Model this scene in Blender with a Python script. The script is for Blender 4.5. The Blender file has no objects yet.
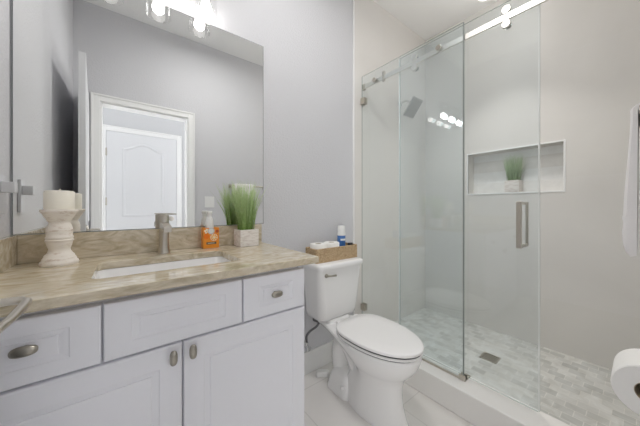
import bpy, bmesh, math, random
from mathutils import Vector, Matrix
R = math.radians
random.seed(7)
SC = bpy.context.scene
COL = SC.collection

# ------------------------------------------------------------------ camera
cam_d = bpy.data.cameras.new('camera'); cam = bpy.data.objects.new('camera', cam_d); COL.objects.link(cam)
cam.location = (0, -1.42, 1.14)
cam.rotation_euler = (R(90), 0, -R(38.07))
cam_d.sensor_width = 36.0
cam_d.lens = 253 / 640 * 36.0
cam_d.shift_y = -6.5 / 640
cam_d.clip_start = 0.02
SC.camera = cam

# ------------------------------------------------------------------ world, lights, exposure
W = bpy.data.worlds.new('world'); SC.world = W; W.use_nodes = True
W.node_tree.nodes['Background'].inputs[0].default_value = (0.9, 0.95, 1, 1)
W.node_tree.nodes['Background'].inputs[1].default_value = 0.3
SC.view_settings.view_transform = 'Standard'
SC.view_settings.look = 'None'
SC.view_settings.gamma = 1.0
SC.view_settings.use_curve_mapping = False
SC.view_settings.exposure = -0.03
SC.cycles.use_denoising = True
SC.cycles.max_bounces = 24
SC.cycles.diffuse_bounces = 16
SC.cycles.glossy_bounces = 8
SC.cycles.transparent_max_bounces = 24
SC.cycles.sample_clamp_indirect = 6.0

BULB_STRENGTH = 24.0
ROOM_LAMP = 8.5
SHOWER_FILL = 3.6
DOME = 10.0
GLOBE_FILL = 13.0
HALL_LAMP = 0.2
FILL_WINDOW = 5.8  # glow of the hall windows added as fill

def area(name, loc, size, power, color=(1, 1, 1), shape='SQUARE', spread=180):
    d = bpy.data.lights.new(name, 'AREA'); d.energy = power; d.size = size; d.shape = shape; d.spread = R(spread); d.color = color
    o = bpy.data.objects.new(name, d); COL.objects.link(o); o.location = loc
    return o
area('room_lamp_light', (0.72, -0.74, 2.878), 0.27, ROOM_LAMP, (1.0, 0.985, 0.97), 'DISK', 168)
area('shower_fill_light', (2.0, -0.75, 2.58), 0.14, SHOWER_FILL, (1.0, 0.97, 0.94), 'DISK', 95)  # added downlight under the globe, brightens shower floor and lower walls
area('hall_lamp_light', (0.2, -2.05, 2.47), 0.3, HALL_LAMP, (1, 1, 1), 'DISK')

# ------------------------------------------------------------------ materials
def newmat(name):
    m = bpy.data.materials.new(name); m.use_nodes = True
    nt = m.node_tree
    return m, nt, nt.nodes['Principled BSDF']
def N(nt, t, **kw):
    n = nt.nodes.new(t)
    for k, v in kw.items():
        if k.startswith('i_'):
            n.inputs[k[2:].replace('_', ' ')].default_value = v
        else: setattr(n, k, v)
    return n
def rgb(r, g, b):
    def f(c):
        c /= 255
        return c / 12.92 if c <= 0.04045 else ((c + 0.055) / 1.055) ** 2.4
    return (f(r), f(g), f(b), 1)
def coords(nt, scale=(1, 1, 1), rot=(0, 0, 0), loc=(0, 0, 0)):
    # world position so that seams line up across pieces
    g = N(nt, 'ShaderNodeNewGeometry'); mp = N(nt, 'ShaderNodeMapping')
    mp.inputs['Scale'].default_value = scale; mp.inputs['Rotation'].default_value = rot; mp.inputs['Location'].default_value = loc
    nt.links.new(g.outputs['Position'], mp.inputs['Vector'])
    return mp.outputs['Vector']
def plain(name, col, rough=0.5, metal=0.0, spec=0.5, noise=0.0, nscale=60, bump=0.0):
    m, nt, p = newmat(name)
    p.inputs['Base Color'].default_value = col
    p.inputs['Roughness'].default_value = rough
    p.inputs['Metallic'].default_value = metal
    p.inputs['Specular IOR Level'].default_value = spec
    tc = N(nt, 'ShaderNodeTexCoord')
    nz = N(nt, 'ShaderNodeTexNoise'); nz.inputs['Scale'].default_value = nscale; nz.inputs['Detail'].default_value = 3
    nt.links.new(tc.outputs['Object'], nz.inputs['Vector'])
    if noise:
        mx = N(nt, 'ShaderNodeMix', data_type='RGBA')
        mx.inputs['A'].default_value = tuple(c * (1 - noise) for c in col[:3]) + (1,)
        mx.inputs['B'].default_value = tuple(min(1, c * (1 + noise)) for c in col[:3]) + (1,)
        nt.links.new(nz.outputs['Fac'], mx.inputs['Factor'])
        nt.links.new(mx.outputs['Result'], p.inputs['Base Color'])
    if bump:
        b = N(nt, 'ShaderNodeBump'); b.inputs['Strength'].default_value = bump; b.inputs['Distance'].default_value = 0.004
        nt.links.new(nz.outputs['Fac'], b.inputs['Height']); nt.links.new(b.outputs['Normal'], p.inputs['Normal'])
    return m
def emit(name, col, s):
    m = bpy.data.materials.new(name); m.use_nodes = True; nt = m.node_tree; nt.nodes.clear()
    e = N(nt, 'ShaderNodeEmission'); e.inputs[0].default_value = col; e.inputs[1].default_value = s
    o = N(nt, 'ShaderNodeOutputMaterial'); nt.links.new(e.outputs[0], o.inputs[0]); return m
def pane(name, tint, f0=0.04, haze=0.0, hazecol=(0.9, 0.92, 0.92, 1)):
    """clear glass: tinted see-through plus a mirror reflection that grows to the edge (Schlick)"""
    m = bpy.data.materials.new(name); m.use_nodes = True; nt = m.node_tree; nt.nodes.clear()
    lw = N(nt, 'ShaderNodeLayerWeight'); lw.inputs['Blend'].default_value = 0.5
    pw = N(nt, 'ShaderNodeMath', operation='POWER'); pw.inputs[1].default_value = 5
    nt.links.new(lw.outputs['Facing'], pw.inputs[0])
    ma = N(nt, 'ShaderNodeMath', operation='MULTIPLY_ADD'); ma.inputs[1].default_value = 1 - f0; ma.inputs[2].default_value = f0
    nt.links.new(pw.outputs[0], ma.inputs[0])
    tr = N(nt, 'ShaderNodeBsdfTransparent'); tr.inputs[0].default_value = tint
    gl = N(nt, 'ShaderNodeBsdfGlossy'); gl.inputs['Roughness'].default_value = 0.0; gl.inputs[0].default_value = (1, 1, 1, 1)
    base = tr
    if haze:
        df = N(nt, 'ShaderNodeBsdfDiffuse'); df.inputs[0].default_value = hazecol
        mh = N(nt, 'ShaderNodeMixShader'); mh.inputs[0].default_value = haze
        nt.links.new(tr.outputs[0], mh.inputs[1]); nt.links.new(df.outputs[0], mh.inputs[2]); base = mh
    mx = N(nt, 'ShaderNodeMixShader'); nt.links.new(ma.outputs[0], mx.inputs[0])
    nt.links.new(base.outputs[0], mx.inputs[1]); nt.links.new(gl.outputs[0], mx.inputs[2])
    o = N(nt, 'ShaderNodeOutputMaterial'); nt.links.new(mx.outputs[0], o.inputs[0]); return m

def wall_paint(name, col, bump=0.25, scale=90):
    m, nt, p = newmat(name)
    p.inputs['Base Color'].default_value = col; p.inputs['Roughness'].default_value = 0.62
    v = coords(nt)
    nz = N(nt, 'ShaderNodeTexNoise'); nz.inputs['Scale'].default_value = scale; nz.inputs['Detail'].default_value = 2
    nt.links.new(v, nz.inputs['Vector'])
    rp = N(nt, 'ShaderNodeValToRGB'); rp.color_ramp.elements[0].position = 0.45; rp.color_ramp.elements[1].position = 0.65
    nt.links.new(nz.outputs['Fac'], rp.inputs[0])
    b = N(nt, 'ShaderNodeBump'); b.inputs['Strength'].default_value = bump; b.inputs['Distance'].default_value = 0.003
    nt.links.new(rp.outputs[0], b.inputs['Height']); nt.links.new(b.outputs['Normal'], p.inputs['Normal'])
    return m
def tile(name, c1, c2, grout, w, h, rot=(0, 0, 0), mortar=0.003, rough=0.25, vein=0.3, veincol=None, offset=0.5, vscale=3.0, squash=1.0, loc=(0, 0, 0), bump=0.3):
    """bricks of w x h metres on the plane picked by rot, each stone with its own tone, plus marble clouding"""
    m, nt, p = newmat(name)
    v = coords(nt, rot=rot, loc=loc)
    br = N(nt, 'ShaderNodeTexBrick'); br.offset = offset; br.squash = squash
    br.inputs['Color1'].default_value = c1; br.inputs['Color2'].default_value = c2; br.inputs['Mortar'].default_value = grout
    br.inputs['Scale'].default_value = 1.0; br.inputs['Brick Width'].default_value = w; br.inputs['Row Height'].default_value = h
    br.inputs['Mortar Size'].default_value = mortar; br.inputs['Mortar Smooth'].default_value = 0.3; br.inputs['Bias'].default_value = 0.0
    nt.links.new(v, br.inputs['Vector'])
    nz = N(nt, 'ShaderNodeTexNoise'); nz.inputs['Scale'].default_value = vscale; nz.inputs['Detail'].default_value = 6; nz.inputs['Distortion'].default_value = 1.2
    nt.links.new(v, nz.inputs['Vector'])
    rp = N(nt, 'ShaderNodeValToRGB'); rp.color_ramp.elements[0].position = 0.35; rp.color_ramp.elements[1].position = 0.7
    rp.color_ramp.elements[0].color = veincol or (0.75, 0.75, 0.75, 1); rp.color_ramp.elements[1].color = (1, 1, 1, 1)
    nt.links.new(nz.outputs['Fac'], rp.inputs[0])
    mx = N(nt, 'ShaderNodeMix', data_type='RGBA', blend_type='MULTIPLY'); mx.inputs['Factor'].default_value = vein
    nt.links.new(br.outputs['Color'], mx.inputs['A']); nt.links.new(rp.outputs[0], mx.inputs['B'])
    nt.links.new(mx.outputs['Result'], p.inputs['Base Color'])
    p.inputs['Roughness'].default_value = rough
    b = N(nt, 'ShaderNodeBump', invert=True); b.inputs['Strength'].default_value = bump; b.inputs['Distance'].default_value = 0.002
    nt.links.new(br.outputs['Fac'], b.inputs['Height']); nt.links.new(b.outputs['Normal'], p.inputs['Normal'])
    return m
def stone():
    m, nt, p = newmat('beige_stone')
    v = coords(nt, scale=(1, 2.6, 2.6), rot=(0.2, 0.6, 0.45))
    n1 = N(nt, 'ShaderNodeTexNoise'); n1.inputs['Scale'].default_value = 8; n1.inputs['Detail'].default_value = 9; n1.inputs['Distortion'].default_value = 2.0; n1.inputs['Roughness'].default_value = 0.62
    n2 = N(nt, 'ShaderNodeTexWave'); n2.inputs['Scale'].default_value = 2.2; n2.inputs['Distortion'].default_value = 11; n2.inputs['Detail'].default_value = 4; n2.inputs['Detail Scale'].default_value = 1.5
    nt.links.new(v, n1.inputs['Vector']); nt.links.new(v, n2.inputs['Vector'])
    r1 = N(nt, 'ShaderNodeValToRGB'); e = r1.color_ramp.elements
    e[0].position = 0.3; e[0].color = rgb(170, 157, 131); e[1].position = 0.72; e[1].color = rgb(228, 219, 203)
    x = e.new(0.5); x.color = rgb(203, 191, 167)
    nt.links.new(n1.outputs['Fac'], r1.inputs[0])
    r2 = N(nt, 'ShaderNodeValToRGB'); e = r2.color_ramp.elements
    e[0].position = 0.0; e[0].color = (0.78, 0.72, 0.62, 1); e[1].position = 0.28; e[1].color = (1, 1, 1, 1)
    nt.links.new(n2.outputs['Fac'], r2.inputs[0])
    mx = N(nt, 'ShaderNodeMix', data_type='RGBA', blend_type='MULTIPLY'); mx.inputs['Factor'].default_value = 0.45
    nt.links.new(r1.outputs[0], mx.inputs['A']); nt.links.new(r2.outputs[0], mx.inputs['B'])
    nt.links.new(mx.outputs['Result'], p.inputs['Base Color'])
    p.inputs['Roughness'].default_value = 0.06; p.inputs['Specular IOR Level'].default_value = 0.95
    return m
def wicker():
    m, nt, p = newmat('wicker')
    tc = N(nt, 'ShaderNodeTexCoord')
    mp = N(nt, 'ShaderNodeMapping'); mp.inputs['Rotation'].default_value = (R(90), 0, 0); nt.links.new(tc.outputs['Object'], mp.inputs['Vector'])
    vo = N(nt, 'ShaderNodeTexVoronoi'); vo.inputs['Scale'].default_value = 165
    nt.links.new(tc.outputs['Object'], vo.inputs['Vector'])
    rp = N(nt, 'ShaderNodeValToRGB'); e = rp.color_ramp.elements
    e[0].position = 0.0; e[0].color = rgb(242, 218, 180); e[1].position = 0.8; e[1].color = rgb(146, 114, 76)
    nt.links.new(vo.outputs['Distance'], rp.inputs[0])
    nz = N(nt, 'ShaderNodeTexNoise'); nz.inputs['Scale'].default_value = 70; nt.links.new(tc.outputs['Object'], nz.inputs['Vector'])
    mx = N(nt, 'ShaderNodeMix', data_type='RGBA', blend_type='MULTIPLY'); mx.inputs['Factor'].default_value = 0.45
    nt.links.new(rp.outputs[0], mx.inputs['A']); nt.links.new(nz.outputs['Color'], mx.inputs['B'])
    nt.links.new(rp.outputs[0], p.inputs['Base Color']); p.inputs['Roughness'].default_value = 0.7
    b = N(nt, 'ShaderNodeBump', invert=True); b.inputs['Strength'].default_value = 0.8; b.inputs['Distance'].default_value = 0.004
    nt.links.new(vo.outputs['Distance'], b.inputs['Height']); nt.links.new(b.outputs['Normal'], p.inputs['Normal'])
    return m
def washed_wood(name, base, dark, scale=(30, 30, 8), amount=0.5):
    m, nt, p = newmat(name)
    tc = N(nt, 'ShaderNodeTexCoord'); mp = N(nt, 'ShaderNodeMapping'); mp.inputs['Scale'].default_value = scale
    nt.links.new(tc.outputs['Object'], mp.inputs['Vector'])
    nz = N(nt, 'ShaderNodeTexNoise'); nz.inputs['Scale'].default_value = 1.0; nz.inputs['Detail'].default_value = 6; nz.inputs['Roughness'].default_value = 0.7
    nt.links.new(mp.outputs[0], nz.inputs['Vector'])
    rp = N(nt, 'ShaderNodeValToRGB'); e = rp.color_ramp.elements
    e[0].position = 0.36; e[0].color = dark; e[1].position = 0.36 + 0.3 * amount; e[1].color = base
    nt.links.new(nz.outputs['Fac'], rp.inputs[0]); nt.links.new(rp.outputs[0], p.inputs['Base Color'])
    p.inputs['Roughness'].default_value = 0.7
    return m
def grass_mat(name, lo, hi, z0, h):
    m, nt, p = newmat(name)
    tc = N(nt, 'ShaderNodeTexCoord'); sp = N(nt, 'ShaderNodeSeparateXYZ'); nt.links.new(tc.outputs['Object'], sp.inputs[0])
    mr = N(nt, 'ShaderNodeMapRange'); mr.inputs['From Min'].default_value = z0; mr.inputs['From Max'].default_value = z0 + h
    nt.links.new(sp.outputs['Z'], mr.inputs['Value'])
    nz = N(nt, 'ShaderNodeTexNoise'); nz.inputs['Scale'].default_value = 90; nt.links.new(tc.outputs['Object'], nz.inputs['Vector'])
    ad = N(nt, 'ShaderNodeMath', operation='MULTIPLY_ADD'); ad.inputs[1].default_value = 0.6; ad.inputs[2].default_value = -0.3
    nt.links.new(nz.outputs['Fac'], ad.inputs[0])
    su = N(nt, 'ShaderNodeMath', operation='ADD'); nt.links.new(mr.outputs[0], su.inputs[0]); nt.links.new(ad.outputs[0], su.inputs[1])
    rp = N(nt, 'ShaderNodeValToRGB'); e = rp.color_ramp.elements
    e[0].position = 0.0; e[0].color = lo; e[1].position = 1.0; e[1].color = hi
    nt.links.new(su.outputs[0], rp.inputs[0]); nt.links.new(rp.outputs[0], p.inputs['Base Color'])
    p.inputs['Roughness'].default_value = 0.55
    return m

M = {}
M['paint'] = wall_paint('wall_paint', rgb(209, 209, 212))
M['hall_paint'] = wall_paint('hall_paint', rgb(206, 207, 209), 0.1)
M['ceiling'] = wall_paint('ceiling_paint', rgb(248, 248, 247), 0.15, 60)
M['trim'] = plain('trim_paint', rgb(240, 240, 239), 0.35, noise=0.01)
M['door'] = plain('door_paint', rgb(220, 221, 223), 0.4, noise=0.01)
M['floor'] = tile('floor_tile', rgb(232, 229, 226), rgb(229, 226, 222), rgb(216, 213, 209), 0.9, 0.45, rough=0.22, vein=0.25, vscale=1.6, mortar=0.003, loc=(0.1, 0.12, 0))
M['tile_y'] = tile('shower_tile_back', rgb(226, 223, 219), rgb(224, 221, 216), rgb(226, 224, 220), 0.9, 0.6, rot=(R(90), 0, 0), rough=0.42, vein=0.25, vscale=1.2, mortar=0.002, bump=0.1)
M['tile_x'] = tile('shower_tile_side', rgb(226, 223, 219), rgb(224, 221, 216), rgb(226, 224, 220), 0.9, 0.6, rot=(R(90), 0, R(90)), rough=0.42, vein=0.25, vscale=1.2, mortar=0.002, bump=0.1)
M['niche_tile'] = tile('niche_mosaic', rgb(246, 246, 245), rgb(234, 232, 228), rgb(238, 237, 234), 0.10, 0.05, rot=(R(90), 0, R(90)), rough=0.2, vein=0.35, vscale=9, mortar=0.002)
M['mosaic'] = tile('shower_floor_mosaic', rgb(226, 226, 223), rgb(196, 197, 194), rgb(228, 227, 223), 0.080, 0.058, rot=(0, 0, R(90)), rough=0.3, vein=0.5, vscale=11, mortar=0.002, veincol=(0.62, 0.6, 0.55, 1))
M['curb'] = plain('curb_stone', rgb(236, 234, 231), 0.2, noise=0.02, nscale=4)
M['stone'] = stone()
M['cabinet'] = plain('cabinet_paint', rgb(233, 233, 238), 0.38, noise=0.01)
M['carcass'] = plain('cabinet_frame_paint', rgb(216, 216, 220), 0.45, noise=0.01)
M['porcelain'] = plain('porcelain', rgb(238, 237, 236), 0.08, noise=0.004)
M['seat'] = plain('seat_plastic', rgb(236, 234, 233), 0.2, noise=0.004)
M['nickel'] = plain('brushed_nickel', rgb(196, 190, 180), 0.28, 1.0, noise=0.04, nscale=120)
M['knob'] = plain('satin_nickel_knob', rgb(165, 160, 150), 0.35, 1.0, noise=0.05, nscale=120)
M['chrome'] = plain('chrome', rgb(225, 226, 226), 0.1, 1.0, noise=0.01)
M['head'] = plain('shower_head_metal', rgb(190, 190, 188), 0.3, 1.0, noise=0.03)
M['sump'] = plain('drain_sump', rgb(105, 100, 86), 0.6, noise=0.1)
M['nozzle'] = plain('nozzle_face', rgb(172, 172, 170), 0.45, 0.6, noise=0.25, nscale=160)
M['rail'] = plain('rail_metal', rgb(226, 223, 217), 0.34, 1.0, noise=0.02)
M['strip'] = plain('grey_edge_strip', rgb(140, 146, 143), 0.3, noise=0.03)
M['seal'] = plain('clear_seal_strip', rgb(232, 235, 233), 0.25, noise=0.01)
M['hook'] = plain('satin_hook_metal', rgb(214, 214, 216), 0.5, 0.7, noise=0.02)
M['mirror'] = plain('mirror_silver', (0.965, 0.975, 0.97, 1), 0.0, 1.0)
M['mirror_edge'] = plain('mirror_edge', rgb(120, 124, 124), 0.3, noise=0.05)
M['glass'] = pane('shower_glass', (0.962, 0.984, 0.992, 1))
M['glass_edge'] = pane('shower_glass_edge', (0.55, 0.66, 0.62, 1), 0.1, 0.35, (0.55, 0.62, 0.6, 1))
M['lamp_glass'] = pane('lamp_glass', (0.975, 0.975, 0.975, 1), 0.035)
M['bulb'] = emit('bulb_glow', (1.0, 0.965, 0.93, 1), BULB_STRENGTH)
M['lens'] = emit('lamp_lens', (1, 0.985, 0.97, 1), DOME)
M['fill_shower'] = emit('shower_fill_glow', (1, 0.985, 0.97, 1), GLOBE_FILL)
M['lens_hall'] = emit('hall_lamp_lens', (1, 0.99, 0.97, 1), 1.0)
M['fill_pane'] = emit('fill_window_glow', (1.0, 1.0, 1.0, 1), FILL_WINDOW)
M['white_plastic'] = plain('white_plastic', rgb(235, 235, 233), 0.3, noise=0.005)
M['dark'] = plain('dark_rubber_and_shade', rgb(58, 58, 60), 0.5, noise=0.1)  # also the painted shade in the toilet seat gaps
M['braid'] = plain('braided_hose', rgb(110, 110, 112), 0.35, 0.8, noise=0.35, nscale=400)
M['wicker'] = wicker()
M['paper'] = plain('tissue_paper', rgb(240, 238, 234), 0.9, noise=0.015, nscale=200, bump=0.1)
M['core'] = plain('cardboard_core', rgb(176, 160, 138), 0.9, noise=0.05)
M['can_blue'] = plain('can_label', rgb(60, 112, 178), 0.35, noise=0.35, nscale=45)
M['candle'] = plain('candle_wax', rgb(250, 245, 232), 0.5, noise=0.02, nscale=20)
M['holder'] = washed_wood('whitewashed_wood', rgb(242, 235, 226), rgb(208, 191, 174), (16, 16, 60), 0.35)
M['planter'] = washed_wood('limed_planter_wood', rgb(234, 229, 224), rgb(206, 197, 190), (25, 25, 90), 0.6)
M['grass'] = grass_mat('grass_blade', rgb(124, 158, 74), rgb(206, 224, 174), 0.08, 0.24)
M['grass2'] = grass_mat('grass_blade_pale', rgb(126, 152, 104), rgb(188, 206, 172), 0.08, 0.18)
M['carton'] = plain('orange_carton', rgb(238, 150, 44), 0.4, noise=0.12, nscale=60)
M['orange_rind'] = plain('orange_print', rgb(236, 120, 14), 0.4, noise=0.08, nscale=80)
M['orange_flesh'] = plain('orange_flesh_print', rgb(246, 170, 60), 0.4, noise=0.2, nscale=150)
M['pale_print'] = plain('pale_print', rgb(246, 236, 214), 0.5, noise=0.02)
M['red_print'] = plain('red_print', rgb(196, 84, 44), 0.5, noise=0.1)
M['band_print'] = plain('band_print', rgb(84, 84, 78), 0.5, noise=0.2, nscale=200)
M['badge'] = plain('badge_print', rgb(206, 206, 208), 0.4, noise=0.05)
M['towel'] = plain('towel_cotton', rgb(238, 235, 234), 0.95, noise=0.02, nscale=300, bump=0.12)

# ------------------------------------------------------------------ mesh helpers
class B:
    def __init__(s): s.bm = bmesh.new()
    def box(s, a, b, rot=None, piv=None):
        x0, y0, z0 = a; x1, y1, z1 = b
        c = [(x0, y0, z0), (x1, y0, z0), (x1, y1, z0), (x0, y1, z0), (x0, y0, z1), (x1, y0, z1), (x1, y1, z1), (x0, y1, z1)]
        v = [s.bm.verts.new(p) for p in c]
        for f in ((0, 3, 2, 1), (4, 5, 6, 7), (0, 1, 5, 4), (1, 2, 6, 5), (2, 3, 7, 6), (3, 0, 4, 7)):
            s.bm.faces.new([v[i] for i in f])
        if rot is not None: bmesh.ops.rotate(s.bm, verts=v, cent=piv or ((x0+x1)/2, (y0+y1)/2, (z0+z1)/2), matrix=rot)
        return s
    def loft(s, rings, cap0=True, cap1=True, closed=True):
        vs = [[s.bm.verts.new(p) for p in r] for r in rings]
        n = len(vs[0])
        for a, b in zip(vs, vs[1:]):
            for i in range(n if closed else n - 1):
                j = (i + 1) % n
                s.bm.faces.new((a[i], a[j], b[j], b[i]))
        if cap0: s.bm.faces.new(list(reversed(vs[0])))
        if cap1: s.bm.faces.new(vs[-1])
        return s
    def lathe(s, prof, c, axis='z', seg=32, cap=True):
        """prof: (radius, height) pairs"""
        rings = []
        for r, h in prof:
            ring = []
            for k in range(seg):
                t = 2 * math.pi * k / seg; u, w = r * math.cos(t), r * math.sin(t)
                p = {'z': (u, w, h), 'x': (h, u, w), 'y': (w, h, u)}[axis]
                ring.append((c[0] + p[0], c[1] + p[1], c[2] + p[2]))
            rings.append(ring)
        return s.loft(rings, cap, cap)
    def tube(s, pts, r, seg=10):
        pts = [Vector(p) for p in pts]; rings = []
        up = None
        for i, p in enumerate(pts):
            d = ((pts[min(i+1, len(pts)-1)] - pts[max(i-1, 0)])).normalized()
            if up is None:
                up = Vector((0, 0, 1)) if abs(d.z) < 0.9 else Vector((0, 1, 0))
            a = d.cross(up).normalized(); b = a.cross(d).normalized(); up = b
            rr = r[i] if isinstance(r, (list, tuple)) else r
            rings.append([p + a * rr * math.cos(2*math.pi*k/seg) + b * rr * math.sin(2*math.pi*k/seg) for k in range(seg)])
        return s.loft(rings)
    def prism(s, poly, z0, z1, hole=None):
        """horizontal polygon (x,y) between z0 and z1, optional hole"""
        def edges(pl, z):
            v = [s.bm.verts.new((p[0], p[1], z)) for p in pl]
            return v, [s.bm.edges.new((v[i], v[(i+1) % len(v)])) for i in range(len(v))]
        if hole is None:
            return s.loft([[(p[0], p[1], z0) for p in poly], [(p[0], p[1], z1) for p in poly]])
        tops = []
        for z in (z0, z1):
            vo, eo = edges(poly, z); vi, ei = edges(hole, z)
            bmesh.ops.triangle_fill(s.bm, edges=eo + ei, use_beauty=True)
            tops.append((vo, vi))
        for a, b in zip(tops[0], tops[1]):
            n = len(a)
            for i in range(n):
                j = (i+1) % n; s.bm.faces.new((a[i], a[j], b[j], b[i]))
        return s
    def grid_quad(s, a, b, c, d):
        s.bm.faces.new([s.bm.verts.new(p) for p in (a, b, c, d)]); return s
    def build(s, name, mat, parent=None, origin=(0, 0, 0), bevel=0.0, seg=2, smooth=True, ang=40, mods=()):
        bm = s.bm
        bmesh.ops.recalc_face_normals(bm, faces=bm.faces)
        o0 = Vector(origin)
        if parent is not None:
            r = parent
            while r.parent: r = r.parent
            o0 = r.location.copy()
        bmesh.ops.translate(bm, verts=bm.verts, vec=-o0)
        me = bpy.data.meshes.new(name); bm.to_mesh(me); bm.free()
        for m in (mat if isinstance(mat, (list, tuple)) else [mat]): me.materials.append(m)
        o = bpy.data.objects.new(name, me); COL.objects.link(o)
        if parent is None: o.location = o0
        else: o.parent = parent
        if smooth:
            me.shade_smooth(); me.set_sharp_from_angle(angle=R(ang))
        if bevel:
            bv = o.modifiers.new('bevel', 'BEVEL'); bv.width = bevel; bv.segments = seg; bv.limit_method = 'ANGLE'; bv.angle_limit = R(35); bv.harden_normals = True
        return o
def tag(o, label, cat=None, group=None):
    o['label'] = label
    if cat: o['category'] = cat
    if group: o['group'] = group
    return o
def thing(name, loc, label, cat, group=None):
    o = bpy.data.objects.new(name, None); COL.objects.link(o); o.location = loc; o.empty_display_size = 0.05
    return tag(o, label, cat, group)
def struct(o, label=None):
    o['kind'] = 'structure'
    if label: o['label'] = label
    return o
def rrect(x0, y0, x1, y1, r, n=6):
    p = []
    for cx, cy, a0 in ((x1-r, y1-r, 0), (x0+r, y1-r, 90), (x0+r, y0+r, 180), (x1-r, y0+r, 270)):
        for k in range(n+1):
            a = R(a0 + 90*k/n); p.append((cx + r*math.cos(a), cy + r*math.sin(a)))
    return p
def at(poly, z): return [(p[0], p[1], z) for p in poly]
def egg(cx, yb, yf, hw, wide=0.42, pb=0.75, pf=1.0, n=40):
    """plan outline of a bowl or seat: yb back, yf front (more negative), hw half width"""
    yc = yb + (yf - yb) * wide; out = []
    for k in range(n):
        t = 2 * math.pi * k / n; c, s_ = math.cos(t), math.sin(t)
        p = pf if s_ >= 0 else pb
        x = hw * math.copysign(abs(c) ** p, c)
        L = (yf - yc) if s_ >= 0 else (yb - yc)
        y = yc + L * abs(s_) ** p
        out.append((cx + x, y))
    return out

# ================================================================== THE SETTING
XL, XR, YF, H = -0.32, 2.52, -1.52, 2.89
XT = 1.445          # tile edge on the mirror wall
# floor, ceiling
struct(B().box((-1.3, -2.6, -0.08), (1.45, 0.1, 0)).build('floor', M['floor'], smooth=False))
struct(B().box((1.45, -1.64, -0.08), (2.62, 0.1, 0.075)).build('floor_shower', M['mosaic'], smooth=False))
struct(B().box((-0.42, -1.64, H), (2.62, 0.1, H+0.08)).build('ceiling', M['ceiling'], smooth=False))
# mirror wall
struct(B().box((-0.42, 0, 0), (XT, 0.1, H)).build('wall_back', M['paint'], smooth=False))
struct(B().box((XT, -0.006, 0), (XR+0.1, 0.1, H)).build('wall_shower_back', M['tile_y'], smooth=False))
struct(B().box((XT-0.006, -0.013, 0.09), (XT+0.007, 0.0, H)).build('trim_1', M['trim'], bevel=0.003))
# left wall
struct(B().box((-0.42, YF-0.12, 0), (XL, 0.0, H)).build('wall_left', M['paint'], smooth=False))
# far shower wall with niche
NY0, NY1, NZ0, NZ1 = -1.065, -0.425, 1.257, 1.612
b = B()
b.box((XR, YF-0.12, 0), (XR+0.13, NY0, H)).box((XR, NY1, 0), (XR+0.13, 0, H))
b.box((XR, NY0, 0), (XR+0.13, NY1, NZ0)).box((XR, NY0, NZ1), (XR+0.13, NY1, H))
struct(b.build('wall_right', M['tile_x'], smooth=False))
struct(B().box((XR+0.12, NY0, NZ0), (XR+0.14, NY1, NZ1)).build('wall_niche', M['niche_tile'], smooth=False))
b = B(); w = 0.012
b.box((XR-0.005, NY0-w, NZ0-w), (XR+0.012, NY1+w, NZ0)).box((XR-0.005, NY0-w, NZ1), (XR+0.012, NY1+w, NZ1+w))
b.box((XR-0.005, NY0-w, NZ0), (XR+0.012, NY0, NZ1)).box((XR-0.005, NY1, NZ0), (XR+0.012, NY1+w, NZ1))
struct(b.build('trim_2', M['trim'], bevel=0.002))
# doorway wall behind the camera
DX0, DX1, DZ = -0.15, 0.545, 2.06
b = B()
b.box((XL, YF-0.12, 0), (DX0, YF, H)).box((DX1, YF-0.12, 0), (XT, YF, H)).box((DX0, YF-0.12, DZ), (DX1, YF, H))
struct(b.build('wall_front', M['paint'], smooth=False))
struct(B().box((XT, YF-0.12, 0), (XR, YF+0.006, H)).build('wall_shower_front', M['tile_y'], smooth=False))
def casing(name, x0, x1, z, y, s, w=0.06, t=0.016):
    """flat door casing with a raised outer band on the wall face y, standing out along s"""
    b = B()
    for a, c in ((x0-w, x0), (x1, x1+w)):
        b.box((a, min(y, y+s*t), 0), (c, max(y, y+s*t), z+w))
    b.box((x0, min(y, y+s*t), z), (x1, max(y, y+s*t), z+w))
    t2 = t + 0.007
    for a, c in ((x0-w, x0-w+0.016), (x1+w-0.016, x1+w)):
        b.box((a, min(y, y+s*t2), 0), (c, max(y, y+s*t2), z+w))
    b.box((x0-w+0.016, min(y, y+s*t2), z+w-0.016), (x1+w-0.016, max(y, y+s*t2), z+w))
    return struct(b.build(name, M['trim'], bevel=0.002))
casing('trim_3', DX0, DX1, DZ, YF, 1)
b = B().box((DX0, YF-0.12, 0), (DX0+0.012, YF, DZ)).box((DX1-0.012, YF-0.12, 0), (DX1, YF, DZ)).box((DX0+0.012, YF-0.12, DZ-0.012), (DX1-0.012, YF, DZ))
struct(b.build('trim_4', M['trim'], smooth=False))
# hall
HY = -2.47
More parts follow.
